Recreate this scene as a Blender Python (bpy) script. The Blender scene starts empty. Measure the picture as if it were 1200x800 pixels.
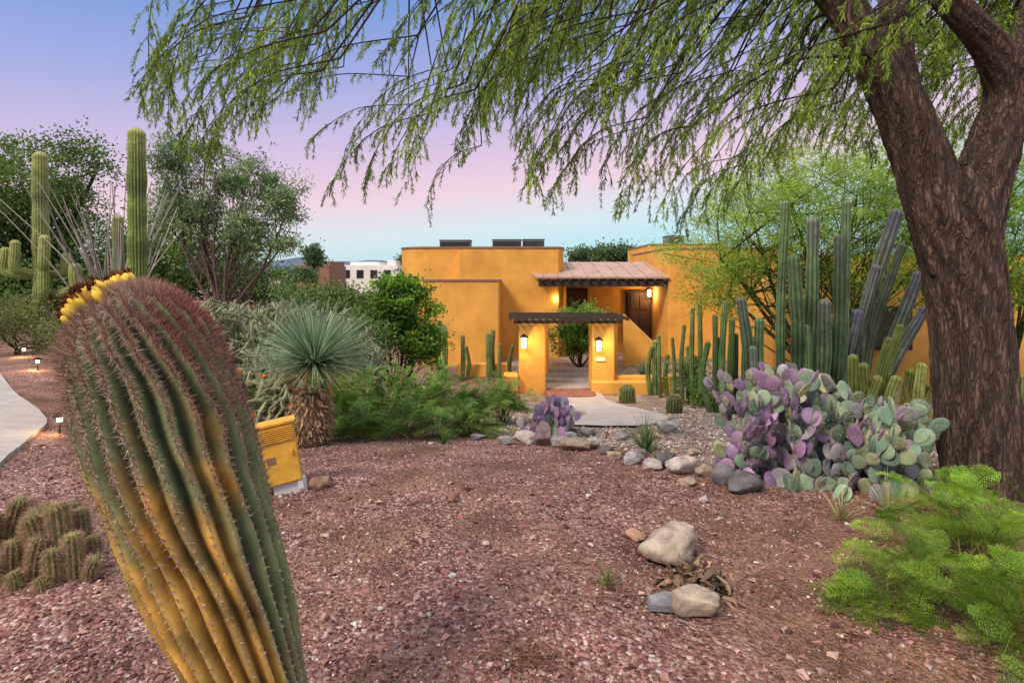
import bpy, bmesh, math, random
import numpy as np
from mathutils import Vector
rng=np.random.default_rng(7); random.seed(7)
EYE=1.6; HZ=325.; F=667.
def lin(r,g,b):
    o=[]
    for c in (r,g,b):
        c/=255.; o.append(c/12.92 if c<=.04045 else ((c+.055)/1.055)**2.4)
    return np.array(o)
def sst(t): t=np.clip(t,0,1); return t*t*(3-2*t)
def nz(v): 
    v=np.asarray(v,float); return v/(np.linalg.norm(v,axis=-1,keepdims=True)+1e-9)
def wob(x,y,s=1.0):
    return (np.sin(x*1.3*s+y*.7*s)+np.sin(x*2.9*s-y*2.1*s+1.3)*.5+np.sin(x*.8*s+y*3.7*s+4.)*.4+np.sin(x*6.1*s+y*5.3*s)*.2)/2.1
def H(x,y):
    x=np.asarray(x,float); y=np.asarray(y,float)
    t=np.clip((y-4.5)/10.5,0,1); s=.75*t+.25*sst(t)
    w=.2+.8*sst((x+9.5)/5.5); w=w*(1-.15*sst((x-5)/5))
    z=(-1.65*s+.35*sst((y-17)/2.5))*w
    near=np.clip(1-(y-12)/6,0,1)
    z=z+.035*wob(x,y)*near+.012*wob(x*5,y*5)*near
    return z
def at(u,v,d): return np.array([(u-600)/F*d, d, EYE-(v-HZ)/F*d])
def site(u,v):
    d=1.2
    while d<80:
        x=(u-600)/F*d
        if EYE-(v-HZ)/F*d<=float(H(x,d)): break
        d+=.02
    x=(u-600)/F*d
    return np.array([x,d,float(H(x,d))])
def onground(u,d):
    x=(u-600)/F*d; return np.array([x,d,float(H(x,d))])

# ---------------------------------------------------------------- materials
def material(name,rough=.8,nscale=4,namt=.3,bscale=30,bstr=.2,isl=.2,transl=0,stretch=(1,1,1),dots=0,col=None,spec=.3,emis=None,bdist=.01,metal=0,crack=0):
    m=bpy.data.materials.new(name); m.use_nodes=True; nt=m.node_tree; N=nt.nodes; Lk=nt.links
    bs=N['Principled BSDF']; out=N['Material Output']
    bs.inputs['Roughness'].default_value=rough; bs.inputs['Specular IOR Level'].default_value=spec; bs.inputs['Metallic'].default_value=metal
    if col is None:
        a=N.new('ShaderNodeAttribute'); a.attribute_name='Col'; cs=a.outputs['Color']
    else:
        a=N.new('ShaderNodeRGB'); a.outputs[0].default_value=(*col,1); cs=a.outputs[0]
    tc=N.new('ShaderNodeTexCoord'); mp=N.new('ShaderNodeMapping'); mp.inputs['Scale'].default_value=stretch
    Lk.new(tc.outputs['Object'],mp.inputs[0])
    no=N.new('ShaderNodeTexNoise'); no.inputs['Scale'].default_value=nscale; no.inputs['Detail'].default_value=6; no.inputs['Roughness'].default_value=.65
    Lk.new(mp.outputs[0],no.inputs[0])
    m1=N.new('ShaderNodeMapRange'); m1.inputs[1].default_value=.3; m1.inputs[2].default_value=.7; m1.inputs[3].default_value=1-namt; m1.inputs[4].default_value=1+namt
    Lk.new(no.outputs[0],m1.inputs[0])
    ge=N.new('ShaderNodeNewGeometry')
    m2=N.new('ShaderNodeMapRange'); m2.inputs[3].default_value=1-isl; m2.inputs[4].default_value=1+isl
    Lk.new(ge.outputs['Random Per Island'],m2.inputs[0])
    mu=N.new('ShaderNodeMath'); mu.operation='MULTIPLY'; Lk.new(m1.outputs[0],mu.inputs[0]); Lk.new(m2.outputs[0],mu.inputs[1])
    fac=mu.outputs[0]
    if dots or crack:
        vo=N.new('ShaderNodeTexVoronoi'); vo.inputs['Scale'].default_value=dots or crack
        if crack:
            vo.feature='DISTANCE_TO_EDGE'
            nn=N.new('ShaderNodeTexNoise'); nn.inputs['Scale'].default_value=crack*.6; nn.inputs['Detail'].default_value=6
            Lk.new(mp.outputs[0],nn.inputs[0]); mxv=N.new('ShaderNodeVectorMath'); mxv.operation='SCALE'; mxv.inputs['Scale'].default_value=4.0/crack
            Lk.new(nn.outputs['Color'],mxv.inputs[0]); adv=N.new('ShaderNodeVectorMath'); Lk.new(mxv.outputs[0],adv.inputs[0]); Lk.new(mp.outputs[0],adv.inputs[1])
            Lk.new(adv.outputs[0],vo.inputs[0])
        else: Lk.new(tc.outputs['Object'],vo.inputs[0])
        m3=N.new('ShaderNodeMapRange')
        for q,vv in zip((1,2,3,4),(.0,.34,.42,1.2) if crack else (.08,.22,1.7,1)): m3.inputs[q].default_value=vv
        Lk.new(vo.outputs['Distance'],m3.inputs[0])
        mm=N.new('ShaderNodeMath'); mm.operation='MULTIPLY'; Lk.new(fac,mm.inputs[0]); Lk.new(m3.outputs[0],mm.inputs[1]); fac=mm.outputs[0]
    vs=N.new('ShaderNodeVectorMath'); vs.operation='SCALE'; Lk.new(cs,vs.inputs[0]); Lk.new(fac,vs.inputs['Scale'])
    Lk.new(vs.outputs[0],bs.inputs['Base Color'])
    if bstr>0:
        nb=N.new('ShaderNodeTexNoise'); nb.inputs['Scale'].default_value=bscale; nb.inputs['Detail'].default_value=8; nb.inputs['Roughness'].default_value=.7
        Lk.new(mp.outputs[0],nb.inputs[0]); hh=nb.outputs[0]
        if crack:
            ma=N.new('ShaderNodeMath'); ma.operation='MULTIPLY_ADD'; ma.inputs[1].default_value=1.1; Lk.new(m3.outputs[0],ma.inputs[0]); Lk.new(nb.outputs[0],ma.inputs[2]); hh=ma.outputs[0]
        bp=N.new('ShaderNodeBump'); bp.inputs['Strength'].default_value=bstr; bp.inputs['Distance'].default_value=bdist
        Lk.new(hh,bp.inputs['Height']); Lk.new(bp.outputs[0],bs.inputs['Normal'])
    if transl>0:
        tr=N.new('ShaderNodeBsdfTranslucent'); Lk.new(vs.outputs[0],tr.inputs[0])
        mx=N.new('ShaderNodeMixShader'); mx.inputs[0].default_value=transl
        Lk.new(bs.outputs[0],mx.inputs[1]); Lk.new(tr.outputs[0],mx.inputs[2]); Lk.new(mx.outputs[0],out.inputs[0])
    if emis:
        bs.inputs['Emission Color'].default_value=(*emis[0],1); bs.inputs['Emission Strength'].default_value=emis[1]
    return m
M_leaf=material('leaf',rough=.6,transl=.4,namt=.3,nscale=1.5,bstr=0,isl=.4)
M_bark=material('bark',rough=.95,nscale=18,namt=.5,bscale=40,bstr=1.0,isl=0,stretch=(1.5,1.5,.28),bdist=.04,crack=17)
M_twig=material('twig',rough=.9,namt=.3,bstr=0,isl=.2)
M_cact=material('cactus_skin',rough=.65,nscale=9,namt=.4,bscale=50,bstr=.3,isl=.12)
M_spine=material('spine',rough=.7,namt=.1,bstr=0,isl=.35)
M_pad=material('pad_skin',rough=.6,nscale=10,namt=.25,bscale=40,bstr=.1,isl=.3,dots=46)
M_rock=material('rock_surface',rough=.9,nscale=9,namt=.5,bscale=22,bstr=.9,isl=.0,bdist=.02)
M_gravel=material('gravel_stone',rough=.9,nscale=20,namt=.2,bstr=0,isl=.45)
M_stucco=material('orange_stucco',rough=.9,nscale=1.3,namt=.2,bscale=35,bstr=.4,isl=0,col=(.72,.36,.07))
M_stucco2=material('terracotta_trim',rough=.85,nscale=3,namt=.2,bstr=.2,isl=0,col=(.27,.14,.09))
M_wood=material('dark_wood',rough=.75,nscale=6,namt=.4,bscale=30,bstr=.3,isl=.2,stretch=(.4,4,4),col=(.055,.038,.03))
M_door=material('door_wood',rough=.6,nscale=5,namt=.3,bstr=.1,isl=.1,stretch=(4,4,.4),col=(.085,.05,.038))
M_roof=material('roof_metal',rough=.6,nscale=2,namt=.2,bstr=.1,isl=0,col=(.42,.28,.20))
M_glass=material('window_glass',rough=.12,namt=.1,bstr=0,isl=0,col=(.03,.03,.035),spec=.6)
M_conc=material('concrete',rough=.9,nscale=3,namt=.2,bscale=60,bstr=.25,isl=0,col=(.42,.37,.33))
M_hvac=material('hvac_metal',rough=.6,nscale=3,namt=.2,bstr=0,isl=0,col=(.16,.16,.17))
M_white=material('white_wall',rough=.9,nscale=.5,namt=.1,bstr=0,isl=0,col=(.78,.72,.64))
M_brickd=material('brick_paving',rough=.9,nscale=12,namt=.3,bstr=.2,isl=.2,col=(.28,.12,.09))
M_lamp=material('lamp_glow',namt=0,bstr=0,isl=0,col=(.9,.7,.4),emis=((1,.70,.36),12))
M_iron=material('black_iron',rough=.5,namt=.1,bstr=0,isl=0,col=(.02,.018,.016),metal=.6)
M_yel=material('yellow_paint',rough=.55,nscale=7,namt=.22,bscale=60,bstr=.1,isl=0,col=(.72,.38,.05))
M_whp=material('white_plastic',rough=.6,nscale=8,namt=.1,bstr=0,isl=0,col=(.62,.58,.53))
M_hill=material('hill_scrub',rough=1,nscale=.02,namt=.3,bstr=0,isl=0,col=(.10,.13,.17))

# ---------------------------------------------------------------- mesh builder
class B:
    def __init__(s): s.V=[];s.C=[];s.F=[];s.n=0
    def add(s,v,f,col,mat=0,smooth=False):
        v=np.asarray(v,float).reshape(-1,3); f=np.asarray(f,int)
        c=np.asarray(col,float)
        if c.ndim==1: c=np.tile(c,(len(v),1))
        s.V.append(v);s.C.append(c);s.F.append((f+s.n,mat,smooth)); s.n+=len(v)
    def done(s,name,mats,parent=None):
        me=bpy.data.meshes.new(name)
        V=np.concatenate(s.V);C=np.concatenate(s.C)
        me.vertices.add(len(V)); me.vertices.foreach_set('co',V.ravel())
        idx=np.concatenate([f.ravel() for f,_,_ in s.F])
        tot=np.concatenate([np.full(len(f),f.shape[1]) for f,_,_ in s.F])
        mi=np.concatenate([np.full(len(f),m) for f,m,_ in s.F]); sm=np.concatenate([np.full(len(f),q) for f,_,q in s.F])
        me.loops.add(len(idx)); me.loops.foreach_set('vertex_index',idx.astype(np.int32))
        me.polygons.add(len(tot)); st=np.concatenate([[0],np.cumsum(tot)[:-1]])
        me.polygons.foreach_set('loop_start',st.astype(np.int32)); me.polygons.foreach_set('loop_total',tot.astype(np.int32))
        me.polygons.foreach_set('material_index',mi.astype(np.int32)); me.polygons.foreach_set('use_smooth',sm.astype(bool))
        me.update(calc_edges=True); me.validate()
        a=me.attributes.new('Col','FLOAT_COLOR','POINT')
        a.data.foreach_set('color',np.concatenate([C,np.ones((len(C),1))],1).ravel().astype(np.float32))
        for m in mats: me.materials.append(m)
        o=bpy.data.objects.new(name,me); bpy.context.scene.collection.objects.link(o)
        if parent: o.parent=parent
        return o
def leaves(b,P,D,L,W,col,mat=0,S=None,wp=.45):
    P=np.asarray(P,float).reshape(-1,3); n=len(P)
    if n==0: return
    D=nz(np.broadcast_to(D,(n,3)))
    if S is None: S=nz(np.cross(D,rng.normal(size=(n,3))))
    else: S=nz(np.broadcast_to(S,(n,3)))
    L=np.broadcast_to(np.asarray(L,float),(n,))[:,None]; W=np.broadcast_to(np.asarray(W,float),(n,))[:,None]
    mid=P+D*L*wp
    V=np.stack([P,mid+S*W*.5,P+D*L,mid-S*W*.5],1).reshape(-1,3)
    col=np.asarray(col,float)
    if col.ndim==1: col=np.tile(col,(n,1))
    b.add(V,np.arange(n*4).reshape(n,4),np.repeat(col,4,0),mat)
def spines(b,P,D,L,w,col,mat=0):
    P=np.asarray(P,float).reshape(-1,3); n=len(P); D=nz(np.broadcast_to(D,(n,3)))
    S=nz(np.cross(D,rng.normal(size=(n,3)))); T=np.cross(D,S)
    L=np.broadcast_to(np.asarray(L,float),(n,))[:,None]
    V=np.stack([P+S*w,P-S*.5*w+T*.87*w,P-S*.5*w-T*.87*w,P+D*L],1).reshape(-1,3)
    base=np.arange(n)[:,None]*4
    Fc=np.concatenate([base+[0,1,3],base+[1,2,3],base+[2,0,3]])
    col=np.asarray(col,float)
    if col.ndim==1: col=np.tile(col,(n,1))
    b.add(V,Fc,np.repeat(col,4,0),mat)
def spline(pts,n):
    pts=np.asarray(pts,float); k=len(pts)
    P=np.vstack([2*pts[0]-pts[1],pts,2*pts[-1]-pts[-2]])
    t=np.linspace(0,k-1-1e-6,n); i=t.astype(int); u=(t-i)[:,None]
    a,b_,c,d=P[i],P[i+1],P[i+2],P[i+3]
    return .5*((2*b_)+(-a+c)*u+(2*a-5*b_+4*c-d)*u*u+(-a+3*b_-3*c+d)*u**3)
def frames(p):
    T=nz(np.gradient(p,axis=0)); A=np.zeros_like(p); 
    r=np.array([0,-1,0.]) if abs(T[0][1])<.9 else np.array([1.,0,0])
    a=nz(r-T[0]*r.dot(T[0]))
    for i in range(len(p)):
        a=nz(a-T[i]*a.dot(T[i])); A[i]=a
    return T,A,np.cross(T,A)
def tube(b,p,r,sides,col,mat=0,mod=None,smooth=True,cap=False):
    p=np.asarray(p,float); n=len(p); r=np.broadcast_to(np.asarray(r,float),(n,))
    T,A,Bn=frames(p); th=np.arange(sides)/sides*2*math.pi
    R=np.tile(r[:,None],(1,sides))
    if mod is not None: R=R*mod(th[None,:],np.linspace(0,1,n)[:,None])
    V=p[:,None]+R[...,None]*(np.cos(th)[None,:,None]*A[:,None]+np.sin(th)[None,:,None]*Bn[:,None])
    i=np.arange(n-1)[:,None]*sides; j=np.arange(sides)[None,:]; j2=(j+1)%sides
    Fc=np.stack([i+j,i+j2,i+sides+j2,i+sides+j],-1).reshape(-1,4)
    c=np.asarray(col,float)
    if c.ndim==2: c=np.repeat(c,sides,0)
    if c.ndim==3: c=c.reshape(-1,3)
    b.add(V.reshape(-1,3),Fc,c,mat,smooth)
    return T,A,Bn
UP=np.array([0,0,1.])
def box(b,lo,hi,col=(.5,.5,.5),mat=0):
    x0,y0,z0=lo;x1,y1,z1=hi
    V=[(x0,y0,z0),(x1,y0,z0),(x1,y1,z0),(x0,y1,z0),(x0,y0,z1),(x1,y0,z1),(x1,y1,z1),(x0,y1,z1)]
    b.add(V,[[3,2,1,0],[4,5,6,7],[0,1,5,4],[1,2,6,5],[2,3,7,6],[3,0,4,7]],col,mat)
def bevel(o,w=.03,seg=3):
    m=o.modifiers.new('bevel','BEVEL'); m.width=w; m.segments=seg; m.limit_method='ANGLE'; m.angle_limit=.6
    return o
def empty(name,loc=(0,0,0)):
    e=bpy.data.objects.new(name,None); bpy.context.scene.collection.objects.link(e); return e
def boxo(name,lo,hi,mat,parent,bev=.0):
    b=B(); box(b,lo,hi); o=b.done(name,[mat],parent)
    if bev: bevel(o,bev)
    return o
def prism(name,pts,z0,z1,mat,parent,bev=.04):
    n=len(pts); V=[(x,y,z0) for x,y in pts]+[(x,y,z1) for x,y in pts]
    me=bpy.data.meshes.new(name); me.from_pydata(V,[],[[i,(i+1)%n,n+(i+1)%n,n+i] for i in range(n)]+[list(range(n,2*n))])
    me.materials.append(mat); o=bpy.data.objects.new(name,me); bpy.context.scene.collection.objects.link(o); o.parent=parent
    if bev: bevel(o,bev)
    return o
def plight(name,loc,w,parent,r=.05,col=(1,.62,.27)):
    l=bpy.data.lights.new(name,'POINT'); l.energy=w; l.color=col; l.shadow_soft_size=r
    o=bpy.data.objects.new(name,l); o.location=loc; bpy.context.scene.collection.objects.link(o); o.parent=parent

# ---------------------------------------------------------------- ground
def tannish(x,y):
    lx=[-30,-.6,-.1,1.05,1.9,2.4,30]; ly=[60,60,7.0,6.0,4.9,4.4,5.5]
    line=np.interp(x,lx,ly)
    return sst((y-line+.25*wob(x*2,y*2))/.5+.5)
def ground():
    def ax(a,b,st,far): 
        c=np.arange(a,b+st,st); g=[];d=st;v=c[-1]
        while v<far: d*=1.35; v+=d; g.append(v)
        h=[];d=st;v=c[0]
        while v>-far: d*=1.35; v-=d; h.append(v)
        return np.array(h[::-1]+list(c)+g)
    xs=ax(-12,12,.1,1500); ys=ax(-1,22,.1,1800)
    X,Y=np.meshgrid(xs,ys); Z=H(X,Y)
    V=np.stack([X,Y,Z],-1).reshape(-1,3); nx=len(xs);ny=len(ys)
    i=np.arange(ny-1)[:,None]*nx;j=np.arange(nx-1)[None]
    Fc=np.stack([i+j,i+j+1,i+nx+j+1,i+nx+j],-1).reshape(-1,4)
    t=tannish(X,Y).ravel(); x_,y_=X.ravel(),Y.ravel()
    mulch=sst((x_-.55*y_+.9+.35*wob(x_*2,y_*2))/.9)*sst((4.6-y_)/1.2)
    C=np.stack([t,mulch,t*0],1)
    b=B(); b.add(V,Fc,C,0,True)
    m=bpy.data.materials.new('crushed_gravel'); m.use_nodes=True; nt=m.node_tree;N=nt.nodes;Lk=nt.links;bs=N['Principled BSDF']
    bs.inputs['Roughness'].default_value=.95; bs.inputs['Specular IOR Level'].default_value=.2
    tc=N.new('ShaderNodeTexCoord'); at_=N.new('ShaderNodeAttribute'); at_.attribute_name='Col'
    sep=N.new('ShaderNodeSeparateColor'); Lk.new(at_.outputs['Color'],sep.inputs[0])
    vo=N.new('ShaderNodeTexVoronoi'); vo.inputs['Scale'].default_value=52; Lk.new(tc.outputs['Object'],vo.inputs[0])
    sc=N.new('ShaderNodeSeparateColor'); Lk.new(vo.outputs['Color'],sc.inputs[0])
    def ramp(st,src):
        r=N.new('ShaderNodeValToRGB'); e=r.color_ramp.elements
        e[0].position=st[0][0]; e[0].color=(*st[0][1],1); e[1].position=st[-1][0]; e[1].color=(*st[-1][1],1)
        for p,c in st[1:-1]:
            q=e.new(p); q.color=(*c,1)
        Lk.new(src,r.inputs[0]); return r.outputs[0]
    red=ramp([(0,(.08,.038,.033)),(.3,(.20,.09,.078)),(.6,(.30,.148,.122)),(.85,(.37,.22,.18)),(1,(.58,.48,.42))],sc.outputs[0])
    tan=ramp([(0,(.14,.10,.08)),(.4,(.31,.23,.18)),(.8,(.43,.35,.28)),(1,(.62,.56,.49))],sc.outputs[0])
    no=N.new('ShaderNodeTexNoise'); no.inputs['Scale'].default_value=.9; no.inputs['Detail'].default_value=9; no.inputs['Roughness'].default_value=.65; no.inputs['Distortion'].default_value=.6; Lk.new(tc.outputs['Object'],no.inputs[0])
    nf=N.new('ShaderNodeTexNoise'); nf.inputs['Scale'].default_value=160; nf.inputs['Detail'].default_value=4; Lk.new(tc.outputs['Object'],nf.inputs[0])
    soil=ramp([(.3,(.13,.07,.045)),(.7,(.33,.19,.115))],nf.outputs[0])
    mx=N.new('ShaderNodeMix'); mx.data_type='RGBA'; Lk.new(sep.outputs[0],mx.inputs[0]); Lk.new(red,mx.inputs[6]); Lk.new(tan,mx.inputs[7])
    mr=N.new('ShaderNodeMapRange'); mr.inputs[1].default_value=.46; mr.inputs[2].default_value=.62; mr.inputs[3].default_value=.1; mr.inputs[4].default_value=.92; Lk.new(no.outputs[0],mr.inputs[0])
    mxx=N.new('ShaderNodeMath'); mxx.operation='MAXIMUM'; Lk.new(mr.outputs[0],mxx.inputs[0]); Lk.new(sep.outputs[1],mxx.inputs[1])
    mx2=N.new('ShaderNodeMix'); mx2.data_type='RGBA'; Lk.new(mxx.outputs[0],mx2.inputs[0]); Lk.new(mx.outputs[2],mx2.inputs[6]); Lk.new(soil,mx2.inputs[7])
    n3=N.new('ShaderNodeTexNoise'); n3.inputs['Scale'].default_value=2.3; n3.inputs['Detail'].default_value=5; Lk.new(tc.outputs['Object'],n3.inputs[0])
    mr3=N.new('ShaderNodeMapRange'); mr3.inputs[1].default_value=.3; mr3.inputs[2].default_value=.7; mr3.inputs[3].default_value=.6; mr3.inputs[4].default_value=1.35; Lk.new(n3.outputs[0],mr3.inputs[0])
    vsc=N.new('ShaderNodeVectorMath'); vsc.operation='SCALE'; Lk.new(mx2.outputs[2],vsc.inputs[0]); Lk.new(mr3.outputs[0],vsc.inputs['Scale'])
    Lk.new(vsc.outputs[0],bs.inputs['Base Color'])
    bp=N.new('ShaderNodeBump'); bp.inputs['Strength'].default_value=1.0; bp.inputs['Distance'].default_value=.018; bp.invert=True
    Lk.new(vo.outputs['Distance'],bp.inputs['Height']); Lk.new(bp.outputs[0],bs.inputs['Normal'])
    b.done('ground',[m])
ground()
def stones(name,x,y,size,cols):
    n=len(x); z=H(x,y)
    o=np.array([(1,0,0),(-.5,.87,0),(-.5,-.87,0),(.3,.4,.8),(-.6,0,.7),(.4,-.4,.75),(0,0,-.6)])
    a=rng.uniform(0,6.28,n); ca,sa=np.cos(a),np.sin(a)
    V=np.tile(o,(n,1,1))+rng.normal(size=(n,7,3))*.22
    V=V*(size[:,None]*rng.uniform(.7,1.3,(n,3)))[:,None,:]
    V[...,2]*=.7
    Xr=V[...,0]*ca[:,None]-V[...,1]*sa[:,None]; Yr=V[...,0]*sa[:,None]+V[...,1]*ca[:,None]
    V=np.stack([Xr+x[:,None],Yr+y[:,None],V[...,2]+z[:,None]+size[:,None]*.15],-1).reshape(-1,3)
    f=np.array([(3,4,5),(0,3,5),(0,1,3),(1,4,3),(1,2,4),(2,5,4),(2,0,5),(0,2,6),(2,1,6),(1,0,6)])
    Fc=(f[None]+np.arange(n)[:,None,None]*7).reshape(-1,3)
    b=B(); b.add(V,Fc,np.repeat(cols,7,0)); b.done(name,[M_gravel])
n=66000
d=1.7+6.5*rng.random(n)**1.5; u=rng.uniform(-30,1230,n); x=(u-600)/F*d; y=d
keep=(tannish(x,y)<rng.random(n))&(wob(x*1.3+5,y*1.6)+rng.normal(size=n)*.4>-.35); x=x[keep];y=y[keep]; n=len(x)
pal=np.array([(.23,.10,.085),(.31,.155,.125),(.11,.055,.047),(.39,.25,.20),(.27,.16,.145),(.60,.52,.46)])
ci=rng.choice(6,n,p=[.26,.25,.16,.19,.11,.03])
stones('gravel',x,y,rng.uniform(.0035,.011,n)*(1+1.0*(rng.random(n)>.97)),pal[ci])
n=24000
d=4.2+9*rng.random(n); u=rng.uniform(540,1230,n); x=(u-600)/F*d; y=d
keep=(tannish(x,y)>rng.random(n)); x=x[keep];y=y[keep]; n=len(x)
pal2=np.array([(.36,.27,.2),(.45,.36,.28),(.2,.15,.13),(.6,.55,.48),(.3,.18,.14)])
stones('pebbles',x,y,rng.uniform(.006,.024,n),pal2[rng.choice(5,n)])
n=3600
d=rng.uniform(1.8,7,n); u=rng.uniform(-30,1230,n); x=(u-600)/F*d; sz=.008+.018*rng.random(n)**2.2
ci=rng.choice(6,n,p=[.22,.24,.14,.22,.1,.08]); ci[(sz>.016)&(ci==5)]=3
stones('loose_stones',x,d,sz,pal[ci])
b=B(); n=11000; d=1.8+4*rng.random(n); u=np.clip(1230-abs(rng.normal(size=n))*330,0,1230); x=(u-600)/F*d
P=np.stack([x,d,H(x,d)+.006],1); D=rng.normal(size=(n,3))*[1,1,.12]
leaves(b,P,D,rng.uniform(.012,.045,n),.005,lin(140,100,65)*rng.uniform(.25,1.2,(n,1)),0,S=nz(np.cross(D,UP+rng.normal(size=(n,3))*.3))); b.done('leaf_litter',[M_twig])

# ---------------------------------------------------------------- paths
def ribbon(name,edge,width,mat,lift=.03):
    p=spline(edge,60); T=nz(np.gradient(p,axis=0)); S=np.stack([-T[:,1],T[:,0]],1)
    k=7; V=[];nrow=len(p)
    for i in range(nrow):
        for j in range(k):
            q=p[i]+S[i]*width*j/(k-1); V.append((q[0],q[1],float(H(q[0],q[1]))+lift))
    V=np.array(V); i=np.arange(nrow-1)[:,None]*k; j=np.arange(k-1)[None]
    b=B(); b.add(V,np.stack([i+j,i+k+j,i+k+j+1,i+j+1],-1).reshape(-1,4)[:,::-1],(.5,.5,.5),0,True)
    for e in (0,k-1):
        top=V.reshape(nrow,k,3)[:,e]; bot=top-[0,0,lift+.04]; VV=np.concatenate([top,bot]); a=np.arange(nrow-1)
        b.add(VV,np.stack([a,a+1,a+1+nrow,a+nrow],1),(.5,.5,.5),0)
    return b.done(name,[mat])
ribbon('sidewalk',[(-3.6,3.6),(-4.5,5.0),(-5.37,6.3),(-6.3,7.7),(-8.2,9.3),(-10.8,11.6),(-16,15)],2.0,M_conc,.04)
ribbon('walkway',[(2.45,15.9),(2.6,13.5),(2.9,11.5),(2.7,9.8),(2.2,8.6),(1.7,7.7)],-1.45,M_conc,.035)

# ---------------------------------------------------------------- house
hs=empty('adobe_house')
zb=-1.6
def rounded(x0,y0,x1,y1,rl,n=8):
    pts=[]
    for k in range(n+1):
        a=math.pi+ (math.pi/2)*k/n; pts.append((x0+rl+rl*math.cos(a),y0+rl+rl*math.sin(a)))
    pts+= [(x1,y0),(x1,y1),(x0,y1)]
    return pts
def capped(name,pts,z1,bev=.05,cap=True):
    prism(name,pts,zb,z1,M_stucco,hs,bev)
    if cap:
        c=np.mean(pts,axis=0); q=[]
        for p in pts:
            v=np.array(p)-c; q.append(tuple(c+v*(1+.035/np.linalg.norm(v))))
        prism(name+'_coping',q,z1-.03,z1+.035,M_stucco2,hs,.01)
X_=lambda u,d:(u-600)/F*d
capped('low_wing',[(X_(495,19),19),(X_(585,19),19),(X_(585,19)+.02,24),(X_(495,19),24)],1.5)
capped('round_tower',rounded(X_(471,22),21.0,X_(541,21),26,1.1),2.70)
capped('main_block',[(X_(538,20.6),20.6),(X_(655,20.6),20.6),(X_(661,21),21.2),(X_(661,21)+.1,27),(X_(538,20.6),27)],2.68)
boxo('portico_back_wall',(1.9,22.3,zb),(6.3,22.7,2.1),M_stucco,hs,.02)
b=B(); x0,x1=X_(628,20),X_(784,20)
b.add([(x0,19.9,1.62),(x1,19.9,1.62),(x1-.1,22.9,2.22),(x0+.1-.5,22.9,2.22),(x0,19.9,1.56),(x1,19.9,1.56),(x1-.1,22.9,2.16),(x0-.4,22.9,2.16)],
 [[0,1,2,3],[7,6,5,4],[0,4,5,1],[1,5,6,2],[3,7,4,0]],(.5,.5,.5)); b.done('portico_roof',[M_roof],hs)
for i in range(9):
    xx=x0+.25+i*(x1-x0-.5)/8; b=B()
    b.add([(xx-.015,19.9,1.622),(xx+.015,19.9,1.622),(xx+.015,22.88,2.222),(xx-.015,22.88,2.222),(xx-.015,19.9,1.65),(xx+.015,19.9,1.65),(xx+.015,22.88,2.25),(xx-.015,22.88,2.25)],[[4,5,6,7],[0,1,5,4],[0,4,7,3],[1,2,6,5]],(.5,.5,.5)); b.done('roof_seam_%d'%i,[M_roof],hs)
boxo('portico_beam',(x0+.1,19.98,1.28),(x1-.05,20.2,1.5),M_wood,hs,.02)
for i in range(14):
    xx=x0+.2+i*(x1-x0-.4)/13
    boxo('rafter_tail_%d'%i,(xx-.04,19.85,1.46),(xx+.04,22.2,1.55),M_wood,hs,.0)
boxo('portico_left_wall',(1.55,20.9,zb),(2.0,22.4,1.55),M_stucco,hs,.03)
for i,(u0,u1,zt) in enumerate(((736,761,1.02),(658,686,1.08))):
    xa,xb=X_(u0,22.2),X_(u1,22.2)
    boxo('door_frame_%d'%i,(xa-.09,22.2,-1.2),(xb+.09,22.32,zt+.09),M_wood,hs,.01)
    boxo('door_%d'%i,(xa,22.16,-1.2),(xb,22.22,zt),M_door,hs,.01)
    w=(xb-xa)
    for r in range(3):
        for c in range(2):
            boxo('door_panel_%d%d%d'%(i,r,c),(xa+w*(.1+.43*c),22.135,-1.0+r*.68),(xa+w*(.47+.43*c),22.17,-.45+r*.68),M_door,hs,.012)
capped('right_block',[(X_(783,20),20),(X_(930,20),20),(X_(930,20),26),(X_(783,20),26)],2.62)
capped('right_back_block',[(X_(762,23.4),23.4),(X_(850,23.4),23.4),(X_(850,23.4),28),(X_(762,23.4),28)],2.95)
capped('right_wing',[(X_(905,16),16),(26,15.2),(26,22),(X_(905,16),22)],2.2)
boxo('wing_window_frame',(9.6,15.62,-.4),(11.0,15.9,.8),M_wood,hs,.01)
boxo('wing_window',(9.7,15.6,-.3),(10.9,15.66,.7),M_glass,hs)
b=B(); q=[at(732,368,19),at(768,402,19),at(770,432,19),at(732,432,19)]
v=[tuple(a) for a in q]+[(a[0],a[1]+.3,a[2]) for a in q]
b.add(v,[[0,3,2,1],[4,5,6,7],[0,1,5,4],[1,2,6,5],[2,3,7,6],[3,0,4,7]],(.5,.5,.5)); bevel(b.done('stair_wall',[M_stucco],hs),.03)
def hvac(u0,u1,d,z0,h):
    e=empty('rooftop_air_conditioner'); a,b_=X_(u0,d),X_(u1,d)
    boxo('cabinet',(a,d,z0),(b_,d+.9,z0+h),M_hvac,e,.02)
    for i in range(7): boxo('louvre_%d'%i,(a+.03,d-.015,z0+.04+i*(h-.08)/7),(b_-.03,d+.01,z0+.06+i*(h-.08)/7),M_iron,e)
    boxo('lid',(a-.02,d-.02,z0+h),(b_+.02,d+.92,z0+h+.03),M_hvac,e)
hvac(515,551,22.5,2.68,.38); hvac(577,611,22.5,2.68,.40); hvac(613,638,22.8,2.68,.43); hvac(783,802,24.5,2.9,.48)

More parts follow.
